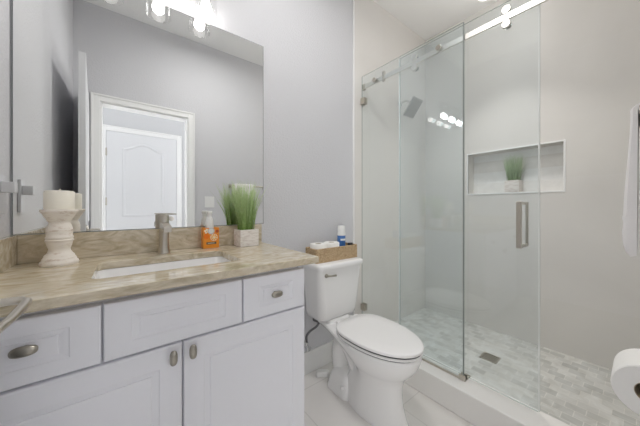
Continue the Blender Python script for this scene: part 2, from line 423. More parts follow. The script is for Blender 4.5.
# two unseen windows added in the hall's far wall as frontal fill light
WZ0, WZ1 = 0.75, 2.25; WXS = ((-1.22, -0.34), (0.80, 1.78))
b = B().box((-1.3, HY-0.1, 0), (1.9, HY, WZ0)).box((-1.3, HY-0.1, WZ1), (1.9, HY, 2.6))
for xa, xb in ((-1.3, WXS[0][0]), (WXS[0][1], WXS[1][0]), (WXS[1][1], 1.9)): b.box((xa, HY-0.1, WZ0), (xb, HY, WZ1))
struct(b.build('wall_hall_back', M['hall_paint'], smooth=False))
for i, (xa, xb) in enumerate(WXS):
    b = B(); y0, y1 = HY-0.07, HY-0.03
    b.box((xa, y0, WZ0), (xa+0.04, y1, WZ1)).box((xb-0.04, y0, WZ0), (xb, y1, WZ1)).box((xa+0.04, y0, WZ0), (xb-0.04, y1, WZ0+0.04)).box((xa+0.04, y0, WZ1-0.04), (xb-0.04, y1, WZ1)).box((xa+0.04, y0+0.01, 1.48), (xb-0.04, y1-0.005, 1.51))
    wn = struct(b.build('fill_window_%d' % (i+1), M['trim'], smooth=False))
    B().box((xa+0.02, HY-0.078, WZ0+0.02), (xb-0.02, HY-0.071, WZ1-0.02)).build('pane', M['fill_pane'], wn, smooth=False)
struct(B().box((-1.4, HY-0.1, 0), (-1.3, YF, 2.6)).build('wall_hall_left', M['hall_paint'], smooth=False))
struct(B().box((1.9, HY-0.1, 0), (2.0, YF-0.12, 2.6)).build('wall_hall_right', M['hall_paint'], smooth=False))
struct(B().box((-1.3, YF-0.12, 0), (-0.42, YF-0.02, 2.6)).build('wall_hall_front', M['hall_paint'], smooth=False))
struct(B().box((-1.4, HY-0.1, 2.56), (2.0, YF-0.12, 2.64)).build('ceiling_hall', M['ceiling'], smooth=False))
HX0, HX1, HZ = -0.143, 0.576, 2.03
casing('trim_5', HX0-0.004, HX1+0.004, HZ+0.004, HY, 1)
# baseboards
def base(name, a, c): return struct(B().box(a, c).build(name, M['trim'], bevel=0.004))
base('baseboard_back', (0.60, -0.014, 0), (XT-0.008, 0, 0.15))
base('baseboard_front', (DX1+0.062, YF, 0), (XT-0.012, YF+0.014, 0.15))
base('baseboard_left', (XL, YF, 0), (XL+0.014, -0.57, 0.15))
b = B().box((-1.3, HY, 0), (HX0-0.066, HY+0.014, 0.15)).box((HX1+0.066, HY, 0), (1.9, HY+0.014, 0.15))
struct(b.build('baseboard_hall', M['trim'], bevel=0.004))
# shower curb
struct(B().box((1.44, YF, 0), (1.605, -0.007, 0.148)).build('trim_curb', M['curb'], bevel=0.006), None)

def door_leaf(name, x0, x1, z1, y, t):
    """two-panel door: lower rectangle, upper panel with an arched head, moulded both sides, slab in the XZ plane"""
    root = B().box((x0, y, 0.008), (x1, y+t, z1)).build(name, M['door'], origin=((x0+x1)/2, y+t/2, 0), bevel=0.002)
    wd = x1 - x0; m = 0.15 * wd / 0.72
    def ring(outline, fy, s):
        xs = [p[0] for p in outline]; zs_ = [p[1] for p in outline]
        c = ((min(xs)+max(xs))/2, (min(zs_)+max(zs_))/2); hw_, hh_ = (max(xs)-min(xs))/2, (max(zs_)-min(zs_))/2
        rings = []
        for ins, dep in ((-0.004, 0), (0.004, 0.006), (0.014, 0.007), (0.022, 0.003), (0.028, 0)):
            rg = [(c[0] + (p[0]-c[0])*(1-ins/hw_), fy + s*dep, c[1] + (p[1]-c[1])*(1-ins/hh_)) for p in outline]
            rings.append(rg)
        return rings
    low = [(x0+m, 0.22), (x1-m, 0.22), (x1-m, 0.86), (x0+m, 0.86)]
    up = [(x0+m, 1.02), (x1-m, 1.02)]
    nz = 17; xa, xb = x1-m, x0+m; zs, rise = z1-0.19, 0.075
    for k in range(nz):
        u = k/(nz-1); a = math.cos(math.pi*(u-0.5)*2)
        up.append((xa+(xb-xa)*u, zs + rise*(0.5+0.5*a)**1.0))
    b = B()
    for fy, s in ((y+t, 1), (y, -1)):
        for o in (low, up): b.loft(ring(o, fy, s), False, False)
    b.build('panel_moulding', M['door'], root)
    return root
d2 = struct(door_leaf('door_2', HX0, HX1, HZ, HY, 0.022), 'closed white door with arched upper panel across the hall, seen in the mirror')
b = B().lathe([(0.028, 0), (0.028, 0.006), (0.012, 0.012), (0.011, 0.03), (0.025, 0.04), (0.03, 0.055), (0.024, 0.068), (0.0, 0.071)], (HX1-0.065, HY+0.022, 0.98), 'y', 20, False)
b.build('door_knob', M['nickel'], d2)
for z in (1.78, 1.2, 0.3):
    B().lathe([(0.007, -0.045), (0.007, 0.045)], (HX0, HY+0.026, z), 'z', 10).build('hinge', M['nickel'], d2)
# bathroom door, folded open against the left wall, its lever reaching into the picture
d1 = door_leaf('door_1', -0.40, 0.40, 2.09, -0.0175, 0.035)
d1.rotation_euler = (0, 0, R(86.5)); d1.location = (-0.217, -1.115, 0)
struct(d1, 'open bathroom door folded back beside the left wall')
b = B(); ox, oy = d1.location.x, d1.location.y
# lever is built in world place, then moved into the door's own frame
def in_door(p): return (p[1] - (-1.115), -(p[0] - (-0.2075)), p[2])
pts = [(-0.190, -0.80, 0.990), (-0.150, -0.80, 0.990), (-0.136, -0.803, 0.990), (-0.128, -0.812, 0.989), (-0.127, -0.83, 0.987), (-0.127, -0.87, 0.983), (-0.129, -0.91, 0.981)]
bb = B(); bb.tube([in_door(p) for p in pts], [0.0068, 0.0062, 0.0062, 0.0062, 0.006, 0.0058, 0.0052], 12)
me_o = bb.build('lever_handle', M['nickel'], None); me_o.parent = d1; me_o.location = (0, 0, 0)
bb = B(); bb.lathe([(0.031, 0), (0.031, -0.006), (0.024, -0.011), (0.0, -0.011)], in_door((-0.190, -0.80, 0.990)), 'y', 24, False)
ro = bb.build('lever_rose', M['nickel'], None); ro.parent = me_o; ro.location = (0, 0, 0)

# ================================================================== MIRROR, VANITY
mir = thing('mirror', (0.177, 0, 1.035), 'large frameless wall mirror above the vanity backsplash', 'mirror')
B().box((XL+0.004, -0.005, 1.036), (0.674, -0.0005, 2.107)).build('backing', M['mirror_edge'], mir, smooth=False)
B().box((XL+0.008, -0.006, 1.038), (0.671, -0.005, 2.104)).build('mirror_glass', M['mirror'], mir, smooth=False)

CT, CB, CX1, CY = 0.93, 0.903, 0.655, -0.578      # counter top, underside, right end, front
SX0, SX1, SY0, SY1 = -0.07, 0.372, -0.445, -0.17
hole = rrect(SX0, SY0, SX1, SY1, 0.03)
cab = thing('vanity_cabinet', (0.14, -0.28, 0), 'white vanity cabinet with drawers and doors under the beige stone top', 'cabinet')
YD = -0.555
b = B().box((XL+0.002, -0.535, 0.10), (XL+0.02, -0.002, 0.902)).box((0.576, -0.535, 0.10), (0.594, -0.002, 0.902))
b.box((XL+0.02, -0.535, 0.10), (0.576, -0.52, 0.885)).box((XL+0.02, -0.52, 0.10), (0.576, -0.012, 0.118)).box((XL+0.02, -0.012, 0.10), (0.576, -0.002, 0.902)).box((XL+0.02, -0.53, 0.885), (0.576, -0.512, 0.902))
b.build('carcass', M['carcass'], cab, bevel=0.001)
B().box((XL+0.002, -0.47, 0.0), (0.585, -0.45, 0.10)).build('toe_kick', M['carcass'], cab, smooth=False)
def front(name, x0, x1, z0, z1, ih, iv):
    """slab front with ogee-edged frame and a flat raised panel; th = slab back to face"""
    y0, y = -0.536, YD
    def rect(i, j, yy): return [(x0+i, yy, z0+j), (x1-i, yy, z0+j), (x1-i, yy, z1-j), (x0+i, yy, z1-j)]
    rg = [rect(0, 0, y0), rect(0, 0, y+0.003), rect(0.003, 0.003, y)]
    rg += [rect(ih-0.02, iv-0.016, y), rect(ih-0.018, iv-0.014, y+0.0018), rect(ih-0.010, iv-0.008, y+0.003), rect(ih-0.001, iv-0.001, y+0.0045), rect(ih, iv, y+0.002), rect(ih+0.002, iv+0.002, y+0.0016)]
    return B().loft(rg).build(name, M['cabinet'], cab, smooth=False)
def pull(par, x, z, vert):
    a, c = (0.0105, 0.0215) if vert else (0.0225, 0.0115)
    rings = []
    for yy, k in ((-0.012, 0.35), (-0.014, 0.8), (-0.018, 0.98), (-0.022, 1.0), (-0.026, 0.93), (-0.029, 0.7), (-0.030, 0.3)):
        ring = []
        for q in range(28):
            t = 2*math.pi*q/28; cc, ss = math.cos(t), math.sin(t)
            ring.append((x + a*k*math.copysign(abs(cc)**0.75, cc), YD+yy, z + c*k*math.copysign(abs(ss)**0.75, ss)))
        rings.append(ring)
    b = B().loft(rings)
    b.lathe([(0.006, 0.0), (0.005, -0.015)], (x, YD, z), 'y', 12)
    return b.build('knob', M['knob'], par)
zb, zt = 0.733, 0.884
f = front('drawer', -0.314, -0.0425, zb, zt, 0.078, 0.054); pull(f, -0.171, 0.8195, False)
front('false_drawer_front', -0.0375, 0.3325, zb, zt, 0.078, 0.054)
f = front('drawer', 0.3375, 0.597, zb, zt, 0.078, 0.054); pull(f, 0.458, 0.812, False)
f = front('cabinet_door', -0.314, 0.1445, 0.115, 0.726, 0.078, 0.075); pull(f, 0.119, 0.697, True)
f = front('cabinet_door', 0.1495, 0.597, 0.115, 0.726, 0.078, 0.075); pull(f, 0.171, 0.698, True)

top = thing('countertop', (0.17, -0.29, CB), 'beige veined stone countertop on the white vanity', 'countertop')
B().prism([(XL+0.001, CY), (CX1, CY), (CX1, -0.001), (XL+0.001, -0.001)], CB, CT, hole).build('slab', M['stone'], top, bevel=0.0025)
B().box((XL+0.021, -0.021, CT+0.0003), (CX1, -0.001, 1.035)).build('backsplash', M['stone'], top, bevel=0.0015)
B().box((XL+0.001, CY+0.01, CT+0.0003), (XL+0.0205, -0.001, 1.035)).build('side_splash', M['stone'], top, bevel=0.0015)

sk = thing('sink_basin', ((SX0+SX1)/2, (SY0+SY1)/2, 0.77), 'white undermount sink basin set into the beige counter', 'sink')
rg = []
for o, z, r in ((0.024, CB-0.0065, 0.045), (0.004, CB-0.0065, 0.034), (0.001, CB-0.012, 0.034), (-0.004, 0.83, 0.04), (-0.016, 0.79, 0.05), (-0.045, 0.772, 0.055), (-0.11, 0.768, 0.03)):
    rg.append(at(rrect(SX0-o, SY0-o, SX1+o, SY1+o, r), z))
bs = B().loft(rg, False, True)
o = bs.build('bowl', M['porcelain'], sk)
sd = o.modifiers.new('thick', 'SOLIDIFY'); sd.thickness = 0.006; sd.offset = 1.0
B().lathe([(0.03, 0), (0.03, 0.003), (0.022, 0.004), (0.02, 0.002), (0.0, 0.002)], (0.151, -0.305, 0.7685), 'z', 24, False).build('drain_cover', M['chrome'], sk)

# faucet
fx, fy = 0.150, -0.085
fa = thing('faucet', (fx, fy, CT), 'single-lever brushed nickel faucet behind the sink', 'faucet')
B().lathe([(0.026, 0.0005), (0.0255, 0.004), (0.022, 0.016), (0.0195, 0.045), (0.019, 0.115), (0.0, 0.115)], (fx, fy, CT), 'z', 28, True).build('body', M['nickel'], fa)
b = B()
rg = []
for k in range(9):
    u = k/8; y = fy + 0.005 - u*0.125; z = CT + 0.126 - 0.012*u*u; hw = 0.0165 - 0.001*u; th = 0.013 - 0.001*u
    rg.append([(fx-hw, y, z-th), (fx+hw, y, z-th), (fx+hw, y, z+th), (fx-hw, y, z+th)])
b.loft(rg); b.build('spout', M['nickel'], fa, bevel=0.003)
B().lathe([(0.0195, 0.116), (0.0195, 0.168), (0.0175, 0.171), (0.0, 0.172)], (fx, fy+0.002, CT), 'z', 28, True).build('valve_cap', M['nickel'], fa)
B().box((fx-0.010, fy-0.020, CT+0.1722), (fx+0.010, fy+0.058, CT+0.177), Matrix.Rotation(R(-62), 3, 'Z'), (fx, fy+0.002, CT+0.17)).build('lever', M['nickel'], fa, bevel=0.002)

# vanity light above the mirror
vl = thing('vanity_light', (0.143, 0, 2.27), 'three-lamp vanity light with clear glass shades above the mirror', 'wall light')
B().box((-0.02, -0.022, 2.235), (0.306, -0.001, 2.315)).build('backplate', M['chrome'], vl, bevel=0.004)
LX = (-0.045, 0.143, 0.331); LY = -0.075
B().tube([(LX[0]-0.03, LY, 2.275), (LX[2]+0.03, LY, 2.275)], 0.009).tube([(0.08, -0.02, 2.275), (0.08, LY, 2.275)], 0.008).tube([(0.206, -0.02, 2.275), (0.206, LY, 2.275)], 0.008).build('bar', M['chrome'], vl)
for x in LX:
    so = B().lathe([(0.012, 2.275), (0.022, 2.262), (0.024, 2.180), (0.018, 2.160), (0.0, 2.160)], (x, LY, 0), 'z', 20).build('lamp_socket', M['chrome'], vl)
    B().lathe([(0.024, 2.232), (0.045, 2.228), (0.0515, 2.215), (0.0525, 2.085), (0.0505, 2.082), (0.0495, 2.085), (0.0485, 2.213), (0.043, 2.224), (0.024, 2.2275)], (x, LY, 0), 'z', 32, False).build('glass_shade', M['lamp_glass'], vl)
    B().lathe([(0.0, 2.159), (0.012, 2.158), (0.021, 2.146), (0.0265, 2.126), (0.024, 2.111), (0.015, 2.101), (0.0, 2.098)], (x, LY, 0), 'z', 24, False).build('bulb', M['bulb'], so)

# ceiling lamps
def dome(name, x, y, z, r, h, mat, label):
    cl = thing('ceiling_light', (x, y, z), label, 'ceiling light')
    B().lathe([(r+0.015, z-0.0005), (r+0.015, z-0.012), (r, z-0.016), (r, z-0.0005)], (x, y, 0), 'z', 36, False).build('lamp_rim', M['white_plastic'], cl)
    pr = [(r*math.cos(R(a)), z-0.016-h*math.sin(R(a))) for a in range(0, 91, 10)]
    B().lathe(pr, (x, y, 0), 'z', 36, False).build('lamp_shade', mat, cl)
cl = thing('ceiling_light', (0.72, -0.74, H), 'flat round recessed ceiling lamp over the bathroom floor', 'ceiling light')
B().lathe([(0.165, H-0.0005), (0.165, H-0.006), (0.145, H-0.009), (0.145, H-0.0005)], (0.72, -0.74, 0), 'z', 36, False).build('lamp_rim', M['white_plastic'], cl)
B().lathe([(0.144, H-0.003), (0.0, H-0.003)], (0.72, -0.74, 0), 'z', 36, False).build('lamp_lens', M['lens'], cl, smooth=False)
cl = thing('ceiling_light', (2.0, -0.75, H), 'added, unseen white globe lamp on a short stem over the shower', 'ceiling light')  # unseen globe added to brighten the shower and its ceiling
B().lathe([(0.05, H-0.0005), (0.05, H-0.012), (0.009, H-0.016), (0.009, 2.75), (0.03, 2.745), (0.03, 2.735)], (2.0, -0.75, 0), 'z', 28, False).build('fill_stem', M['white_plastic'], cl)
B().lathe([(0.082*math.cos(R(a)), 2.68+0.082*math.sin(R(a))) for a in range(-90, 70, 10)], (2.0, -0.75, 0), 'z', 32, False).build('fill_globe', M['fill_shower'], cl)
dome('hall', 0.2, -2.05, 2.56, 0.16, 0.06, M['lens_hall'], 'round dome ceiling lamp in the hall')

# ================================================================== THINGS ON THE COUNTER
# candle holder
hx, hy = -0.178, -0.112
ch = thing('candle_holder', (hx, hy, CT), 'turned whitewashed wooden candle holder on the counter by the left wall', 'candle holder')
prof = [(0.0, 0.0005), (0.050, 0.0005), (0.052, 0.006), (0.0505, 0.013), (0.046, 0.017), (0.0455, 0.022), (0.043, 0.027), (0.041, 0.029), (0.040, 0.035), (0.034, 0.041), (0.0295, 0.050),
        (0.0285, 0.058), (0.0305, 0.063), (0.0335, 0.072), (0.0345, 0.080), (0.035, 0.083), (0.0375, 0.086), (0.0375, 0.090), (0.035, 0.092), (0.0372, 0.096), (0.0372, 0.101), (0.0345, 0.104),
        (0.0355, 0.115), (0.035, 0.128), (0.032, 0.141), (0.0285, 0.149), (0.0285, 0.154), (0.032, 0.158), (0.034, 0.165), (0.041, 0.176), (0.044, 0.184), (0.0495, 0.190), (0.0505, 0.195), (0.0495, 0.199), (0.044, 0.199), (0.0, 0.199)]
B().lathe(prof, (hx, hy, CT), 'z', 40, False).build('turned_body', M['holder'], ch, ang=50)
cd = thing('candle', (hx, hy, CT+0.1995), 'cream pillar candle standing on the whitewashed holder', 'candle')
B().lathe([(0.0, 0), (0.0395, 0), (0.0405, 0.003), (0.0405, 0.063), (0.039, 0.0665), (0.034, 0.0675), (0.010, 0.065), (0.0, 0.064)], (hx, hy, CT+0.1996), 'z', 36, False).build('wax', M['candle'], cd)
B().tube([(hx, hy, CT+0.263), (hx+0.001, hy, CT+0.274)], 0.0014, 8).build('wick', M['pale_print'], cd)

# planters of grass
def grass_pot(cx, cy, z, s, hgt, n, spread, mat, gh, label, rz=0):
    t = thing('potted_grass', (cx, cy, z), label, 'plant')
    b = B(); h = s/2; hole = rrect(cx-h+0.007, cy-h+0.007, cx+h-0.007, cy+h-0.007, 0.002, 2)
    b.prism([(cx-h, cy-h), (cx+h, cy-h), (cx+h, cy+h), (cx-h, cy+h)], z+0.008, z+hgt, hole)
    b.box((cx-h, cy-h, z+0.0006), (cx+h, cy+h, z+0.008))
    b.build('planter_box', M['planter'], t, bevel=0.0015)
    B().box((cx-h+0.0072, cy-h+0.0072, z+0.009), (cx+h-0.0072, cy+h-0.0072, z+hgt-0.008)).build('moss_fill', M['grass'], t, smooth=False)
    b = B()
    for i in range(n):
        u, v = random.uniform(-1, 1), random.uniform(-1, 1)
        x0, y0 = cx + u*(h-0.014), cy + v*(h-0.014)
        L = gh * random.uniform(0.62, 1.0); lean = spread * (0.35 + 0.65*random.random())
        dx, dy = (u*0.8 + random.uniform(-.5, .5))*lean, (v*0.8 + random.uniform(-.5, .5))*lean
        if cy + dy + v*h > cy + 0.085: dy = 0.04
        a = random.uniform(0, math.pi); wx, wy = math.cos(a), math.sin(a)
        wd = random.uniform(0.0019, 0.0032); prev = None; K = 5
        for k in range(K+1):
            q = k/K
            p = Vector((x0 + dx*q**1.8, y0 + dy*q**1.8, z + hgt - 0.009 + L*q - 0.1*(dx*dx+dy*dy)**0.5*q*q))
            ww = wd*(1-q**2)*0.95 + 0.0001
            l, r_ = b.bm.verts.new(p - Vector((wx, wy, 0))*ww), b.bm.verts.new(p + Vector((wx, wy, 0))*ww)
            if prev: b.bm.faces.new((prev[0], prev[1], r_, l))
            prev = (l, r_)
    b.build('grass_blades', mat, t, smooth=False)
    return t
grass_pot(0.530, -0.095, CT, 0.100, 0.088, 300, 0.085, M['grass'], 0.285, 'green grass in a square limed wooden planter on the counter end')

# orange carton and the white bottle in it
bx0, bx1, by0, by1, bh = 0.318, 0.393, -0.078, -0.034, 0.102
ca = thing('soap_carton', ((bx0+bx1)/2, (by0+by1)/2, CT), 'orange printed soap carton with pictures of oranges against the backsplash', 'box')
b = B().prism([(bx0, by0), (bx1, by0), (bx1, by1), (bx0, by1)], CT+0.0006, CT+bh, rrect(bx0+0.0012, by0+0.0012, bx1-0.0012, by1-0.0012, 0.001, 2))
b.box((bx0+0.0013, by0+0.0013, CT+0.0008), (bx1-0.0013, by1-0.0013, CT+0.003))
b.build('carton', M['carton'], ca, smooth=False)
def disc(name, x, z, r, m, lay, half=False, par=ca, sy=1.0):
    pr = [(r, 0), (r, -0.0003), (0, -0.0003)]
    b = B().lathe(pr, (x, by0-0.0002*lay, z), 'y', 28, False)
    return b.build(name, m, par)
disc('orange_picture', bx0+0.014, CT+0.060, 0.0135, M['orange_rind'], 1)
disc('orange_slice_picture', bx0+0.050, CT+0.054, 0.0205, M['orange_rind'], 1)
disc('slice_pith_picture', bx0+0.050, CT+0.054, 0.0180, M['pale_print'], 2.5)
for k in range(8):
    a = R(45*k+10)
    b = B(); c0 = Vector((bx0+0.050, by0-0.0009, CT+0.054))
    pl = []
    for rr, da in ((0.003, 0), (0.0155, -0.30), (0.0165, 0), (0.0155, 0.30)):
        pl.append(c0 + Vector((rr*math.cos(a+da), 0, rr*math.sin(a+da))))
    b.loft([pl, [p - Vector((0, 0.0003, 0)) for p in pl]])
    b.build('slice_segment_picture', M['orange_flesh'], ca, smooth=False)
for k, (u, v) in enumerate(((0.008, 0.088), (0.016, 0.094), (0.022, 0.084), (0.012, 0.080))):
    disc('blossom_picture', bx0+u, CT+v, 0.005, M['pale_print'], 1)
disc('red_picture', bx1-0.010, CT+0.084, 0.008, M['red_print'], 1)
B().box((bx0+0.014, by0-0.0006, CT+0.020), (bx1-0.014, by0-0.0001, CT+0.031)).build('dark_band', M['band_print'], ca, smooth=False)
B().box((bx0+0.020, by0-0.0009, CT+0.0245), (bx1-0.022, by0-0.0006, CT+0.0268)).build('band_line', M['pale_print'], ca, smooth=False)
disc('round_badge', bx0+0.0365, CT+0.087, 0.0165, M['badge'], 3)
disc('badge_centre', bx0+0.0365, CT+0.087, 0.0115, M['white_plastic'], 5)
bo = thing('lotion_bottle', (0.352, -0.056, CT+0.003), 'white lotion bottle standing up out of the orange carton', 'bottle')
B().lathe([(0.0, 0.0035), (0.0195, 0.0035), (0.0205, 0.010), (0.0205, 0.110), (0.0195, 0.130), (0.016, 0.148), (0.0095, 0.158), (0.0, 0.158)], (0.352, -0.056, CT), 'z', 28, False).build('bottle_body', M['white_plastic'], bo)
B().lathe([(0.010, 0.158), (0.0105, 0.166), (0.0105, 0.172), (0.014, 0.175), (0.014, 0.184), (0.011, 0.187), (0.0, 0.187)], (0.352, -0.056, CT), 'z', 24, True).build('bottle_cap', M['white_plastic'], bo)

# robe hook on the left wall
rh = thing('robe_hook', (XL, -0.117, 1.18), 'square satin metal robe hook on the left wall by the mirror', 'hook')
B().box((XL+0.0005, -0.142, 1.116), (XL+0.010, -0.092, 1.246)).build('wall_plate', M['hook'], rh, bevel=0.002)
B().box((XL+0.010, -0.134, 1.186), (XL+0.040, -0.100, 1.222)).build('hook_arm', M['hook'], rh, bevel=0.002)

# ================================================================== TOILET
TX = 1.12
to = thing('toilet', (TX, -0.40, 0), 'white two-piece toilet with closed lid between vanity and shower', 'toilet')
PC = M['porcelain']
b = B()
# pedestal and bowl as one flowing shell, running back into the deck that carries the tank
def bowl_outline(yb, yf, hw, wb, yc):
    out = []
    for k in range(25):                       # front half, right to left
        t = math.pi*k/24; out.append((TX + hw*math.cos(t), yc + (yf-yc)*math.sin(t)))
    def side(q): e = q*q*(3-2*q); return hw + (wb-hw)*e, yc + (yb-yc)*q
    qs = [0.12, 0.25, 0.4, 0.55, 0.7, 0.82, 0.92]
    for q in qs: w_, y = side(q); out.append((TX - w_, y))
    out.append((TX - wb*0.97, yb - 0.006)); out.append((TX - wb*0.88, yb)); out.append((TX - wb*0.5, yb)); out.append((TX, yb)); out.append((TX + wb*0.5, yb)); out.append((TX + wb*0.88, yb)); out.append((TX + wb*0.97, yb - 0.006))
    for q in reversed(qs): w_, y = side(q); out.append((TX + w_, y))
    return out
secs = [(0.0005, -0.26, -0.700, 0.100, 0.06, -0.46), (0.018, -0.26, -0.698, 0.099, 0.06, -0.46), (0.05, -0.27, -0.682, 0.093, 0.055, -0.46), (0.11, -0.31, -0.664, 0.090, 0.05, -0.47), (0.17, -0.34, -0.658, 0.094, 0.046, -0.48),
        (0.215, -0.35, -0.660, 0.101, 0.045, -0.49), (0.25, -0.345, -0.672, 0.112, 0.046, -0.49), (0.275, -0.325, -0.692, 0.127, 0.050, -0.49), (0.30, -0.29, -0.716, 0.145, 0.055, -0.49), (0.335, -0.19, -0.740, 0.160, 0.066, -0.48), (0.352, -0.12, -0.748, 0.166, 0.078, -0.48),
        (0.370, -0.065, -0.754, 0.170, 0.090, -0.48), (0.386, -0.045, -0.758, 0.173, 0.098, -0.48), (0.396, -0.042, -0.757, 0.172, 0.099, -0.48), (0.401, -0.048, -0.750, 0.166, 0.094, -0.48)]
b.loft([at(bowl_outline(yb, yf, hw, wb, yc), z) for z, yb, yf, hw, wb, yc in secs])
b.build('bowl', PC, to, ang=70)
b = B()
b.loft([at(rrect(TX-w_, y0, TX+w_, y1, r), z) for z, w_, y0, y1, r in ((0.3995, 0.092, -0.215, -0.055, 0.03), (0.412, 0.091, -0.213, -0.056, 0.03), (0.4185, 0.085, -0.207, -0.06, 0.03))])
b.build('tank_deck', PC, to, ang=50)
# trapway: snaking tube from the bowl's back down into the foot
b = B().tube([(TX, -0.40, 0.13), (TX, -0.36, 0.19), (TX, -0.31, 0.26), (TX, -0.26, 0.30), (TX, -0.215, 0.275), (TX, -0.20, 0.20), (TX, -0.21, 0.12), (TX, -0.235, 0.05)], [0.05, 0.053, 0.055, 0.056, 0.055, 0.052, 0.054, 0.058], 20)
b.build('trapway', PC, to, ang=60)
b = B().loft([at(rrect(TX-w_, -0.36-g, TX+w_, -0.165+g, 0.04), z) for z, w_, g in ((0.0005, 0.098, 0.0), (0.02, 0.097, 0.0), (0.06, 0.085, -0.008), (0.10, 0.074, -0.02), (0.13, 0.05, -0.035))])
b.build('foot', PC, to, ang=50)
B().lathe([(0.013, 0.0), (0.013, 0.010), (0.009, 0.018), (0.0, 0.020)], (TX-0.084, -0.315, 0.052), 'z', 16, False).build('bolt_cap', PC, to)
# tank
b = B()
tk = [(0.420, 0.145, -0.195, 0.04), (0.428, 0.158, -0.205, 0.045), (0.46, 0.165, -0.212, 0.045), (0.60, 0.176, -0.219, 0.04), (0.745, 0.186, -0.224, 0.035)]
b.loft([at(rrect(TX-w_, y0, TX+w_, -0.022, r, 8), z) for z, w_, y0, r in tk])
b.build('tank', PC, to, ang=50)
b = B()
b.loft([at(rrect(TX-w_, y0, TX+w_, -0.016, r, 8), z) for z, w_, y0, r in ((0.7455, 0.186, -0.226, 0.03), (0.749, 0.194, -0.236, 0.03), (0.770, 0.196, -0.239, 0.03), (0.779, 0.193, -0.235, 0.03), (0.784, 0.183, -0.225, 0.03))])
b.build('tank_lid', PC, to, ang=50)
b = B().lathe([(0.012, 0.0), (0.012, -0.008), (0.008, -0.012), (0.0, -0.012)], (TX-0.135, -0.222, 0.715), 'y', 18, False)
b.tube([(TX-0.138, -0.238, 0.716), (TX-0.110, -0.243, 0.713), (TX-0.07, -0.243, 0.711)], [0.006, 0.005, 0.0065], 12)
b.tube([(TX-0.135, -0.23, 0.715), (TX-0.135, -0.243, 0.715)], 0.006, 12)
b.build('flush_lever', M['knob'], to)
# seat and lid
def slab(name, z0, z1, yb, yf, hw, mat, dome=0.0):
    rg = []
    for z, i in ((z0, 0.006), (z0+0.003, 0.001), (z1-0.006, 0.0), (z1-0.002, 0.003), (z1, 0.009)):
        rg.append(at(egg(TX, yb-i*0.3, yf+i, hw-i, 0.42, 0.62), z))
    if dome:
        rg.append(at(egg(TX, yb-0.06, yf+0.08, hw-0.07, 0.42, 0.7), z1+dome))
    return B().loft(rg).build(name, mat, to, ang=50)
slab('seat', 0.406, 0.4215, -0.285, -0.764, 0.174, M['seat'])
slab('seat_lid', 0.4275, 0.447, -0.285, -0.768, 0.177, M['seat'], 0.003)
B().loft([at(egg(TX, -0.29, -0.761, 0.171, 0.42, 0.62), z) for z in (0.4217, 0.4273)]).build('seat_gap_shade', M['dark'], to)  # dark sheet standing in for the shade between seat and lid
B().loft([at(egg(TX, -0.29, -0.753, 0.166, 0.42, 0.62), z) for z in (0.4012, 0.4058)]).build('seat_gap_shade', M['dark'], to)  # same dark sheet for the shade between bowl rim and seat
for s in (-1, 1):
    B().box((TX+s*0.075-0.016, -0.288, 0.416), (TX+s*0.075+0.016, -0.262, 0.440)).build('seat_hinge', M['seat'], to, bevel=0.005)
    B().lathe([(0.006, 0), (0.006, -0.02)], (TX+s*0.10, -0.12, 0.4185), 'z', 10).build('tank_bolt', M['dark'], to)

# water stop and hose
vx, vz = 0.955, 0.215
sv = thing('water_valve', (vx, 0, vz), 'chrome water stop valve with grey braided hose on the wall beside the toilet', 'valve')
b = B().lathe([(0.028, 0), (0.026, -0.008), (0.010, -0.012), (0.0, -0.012)], (vx, -0.0005, vz), 'y', 20, False).tube([(vx, -0.008, vz), (vx, -0.07, vz)], 0.008)
b.tube([(vx, -0.06, vz), (vx, -0.06, vz+0.035)], 0.009)
b.lathe([(0.013, -0.065), (0.016, -0.07), (0.016, -0.085), (0.0, -0.088)], (vx, 0, vz), 'y', 16, True)
b.build('valve_body', M['chrome'], sv)
hp = []
ctrl = [(vx, -0.06, vz+0.03), (vx-0.003, -0.062, vz+0.075), (vx+0.024, -0.068, vz+0.105), (vx+0.066, -0.075, vz+0.122), (vx+0.084, -0.08, vz+0.146), (vx+0.064, -0.085, vz+0.165), (vx+0.038, -0.088, vz+0.180), (vx+0.035, -0.09, vz+0.203)]
for i in range(len(ctrl)-1):
    p0, p1, p2, p3 = (Vector(ctrl[max(i-1, 0)]), Vector(ctrl[i]), Vector(ctrl[i+1]), Vector(ctrl[min(i+2, len(ctrl)-1)]))
    for k in range(5):
        t = k/5
        hp.append(0.5*((2*p1) + (p2-p0)*t + (2*p0-5*p1+4*p2-p3)*t*t + (3*p1-p0-3*p2+p3)*t**3))
hp.append(Vector(ctrl[-1]))
B().tube(hp, 0.0075, 10).build('braided_hose', M['braid'], sv)
B().lathe([(0.012, 0.203), (0.014, 0.206), (0.014, 0.2045), (0.0, 0.2045)], (vx+0.035, -0.09, vz), 'z', 12, False).build('hose_nut', M['white_plastic'], sv)

# small white box on the floor by the wall
tr = thing('floor_trap', (1.068, -0.088, 0), 'small white plastic trap box on the floor under the toilet tank', 'trap')
b = B().loft([at(rrect(-0.045+w_, -0.023+w_, 0.045-w_, 0.023-w_, 0.012), z) for z, w_ in ((0.0006, 0.0), (0.024, 0.001), (0.032, 0.006))])
bmesh.ops.rotate(b.bm, verts=b.bm.verts, cent=(0, 0, 0), matrix=Matrix.Rotation(R(-38), 3, 'Z'))
bmesh.ops.translate(b.bm, verts=b.bm.verts, vec=(1.068, -0.088, 0))
b.build('trap_box', M['white_plastic'], tr)

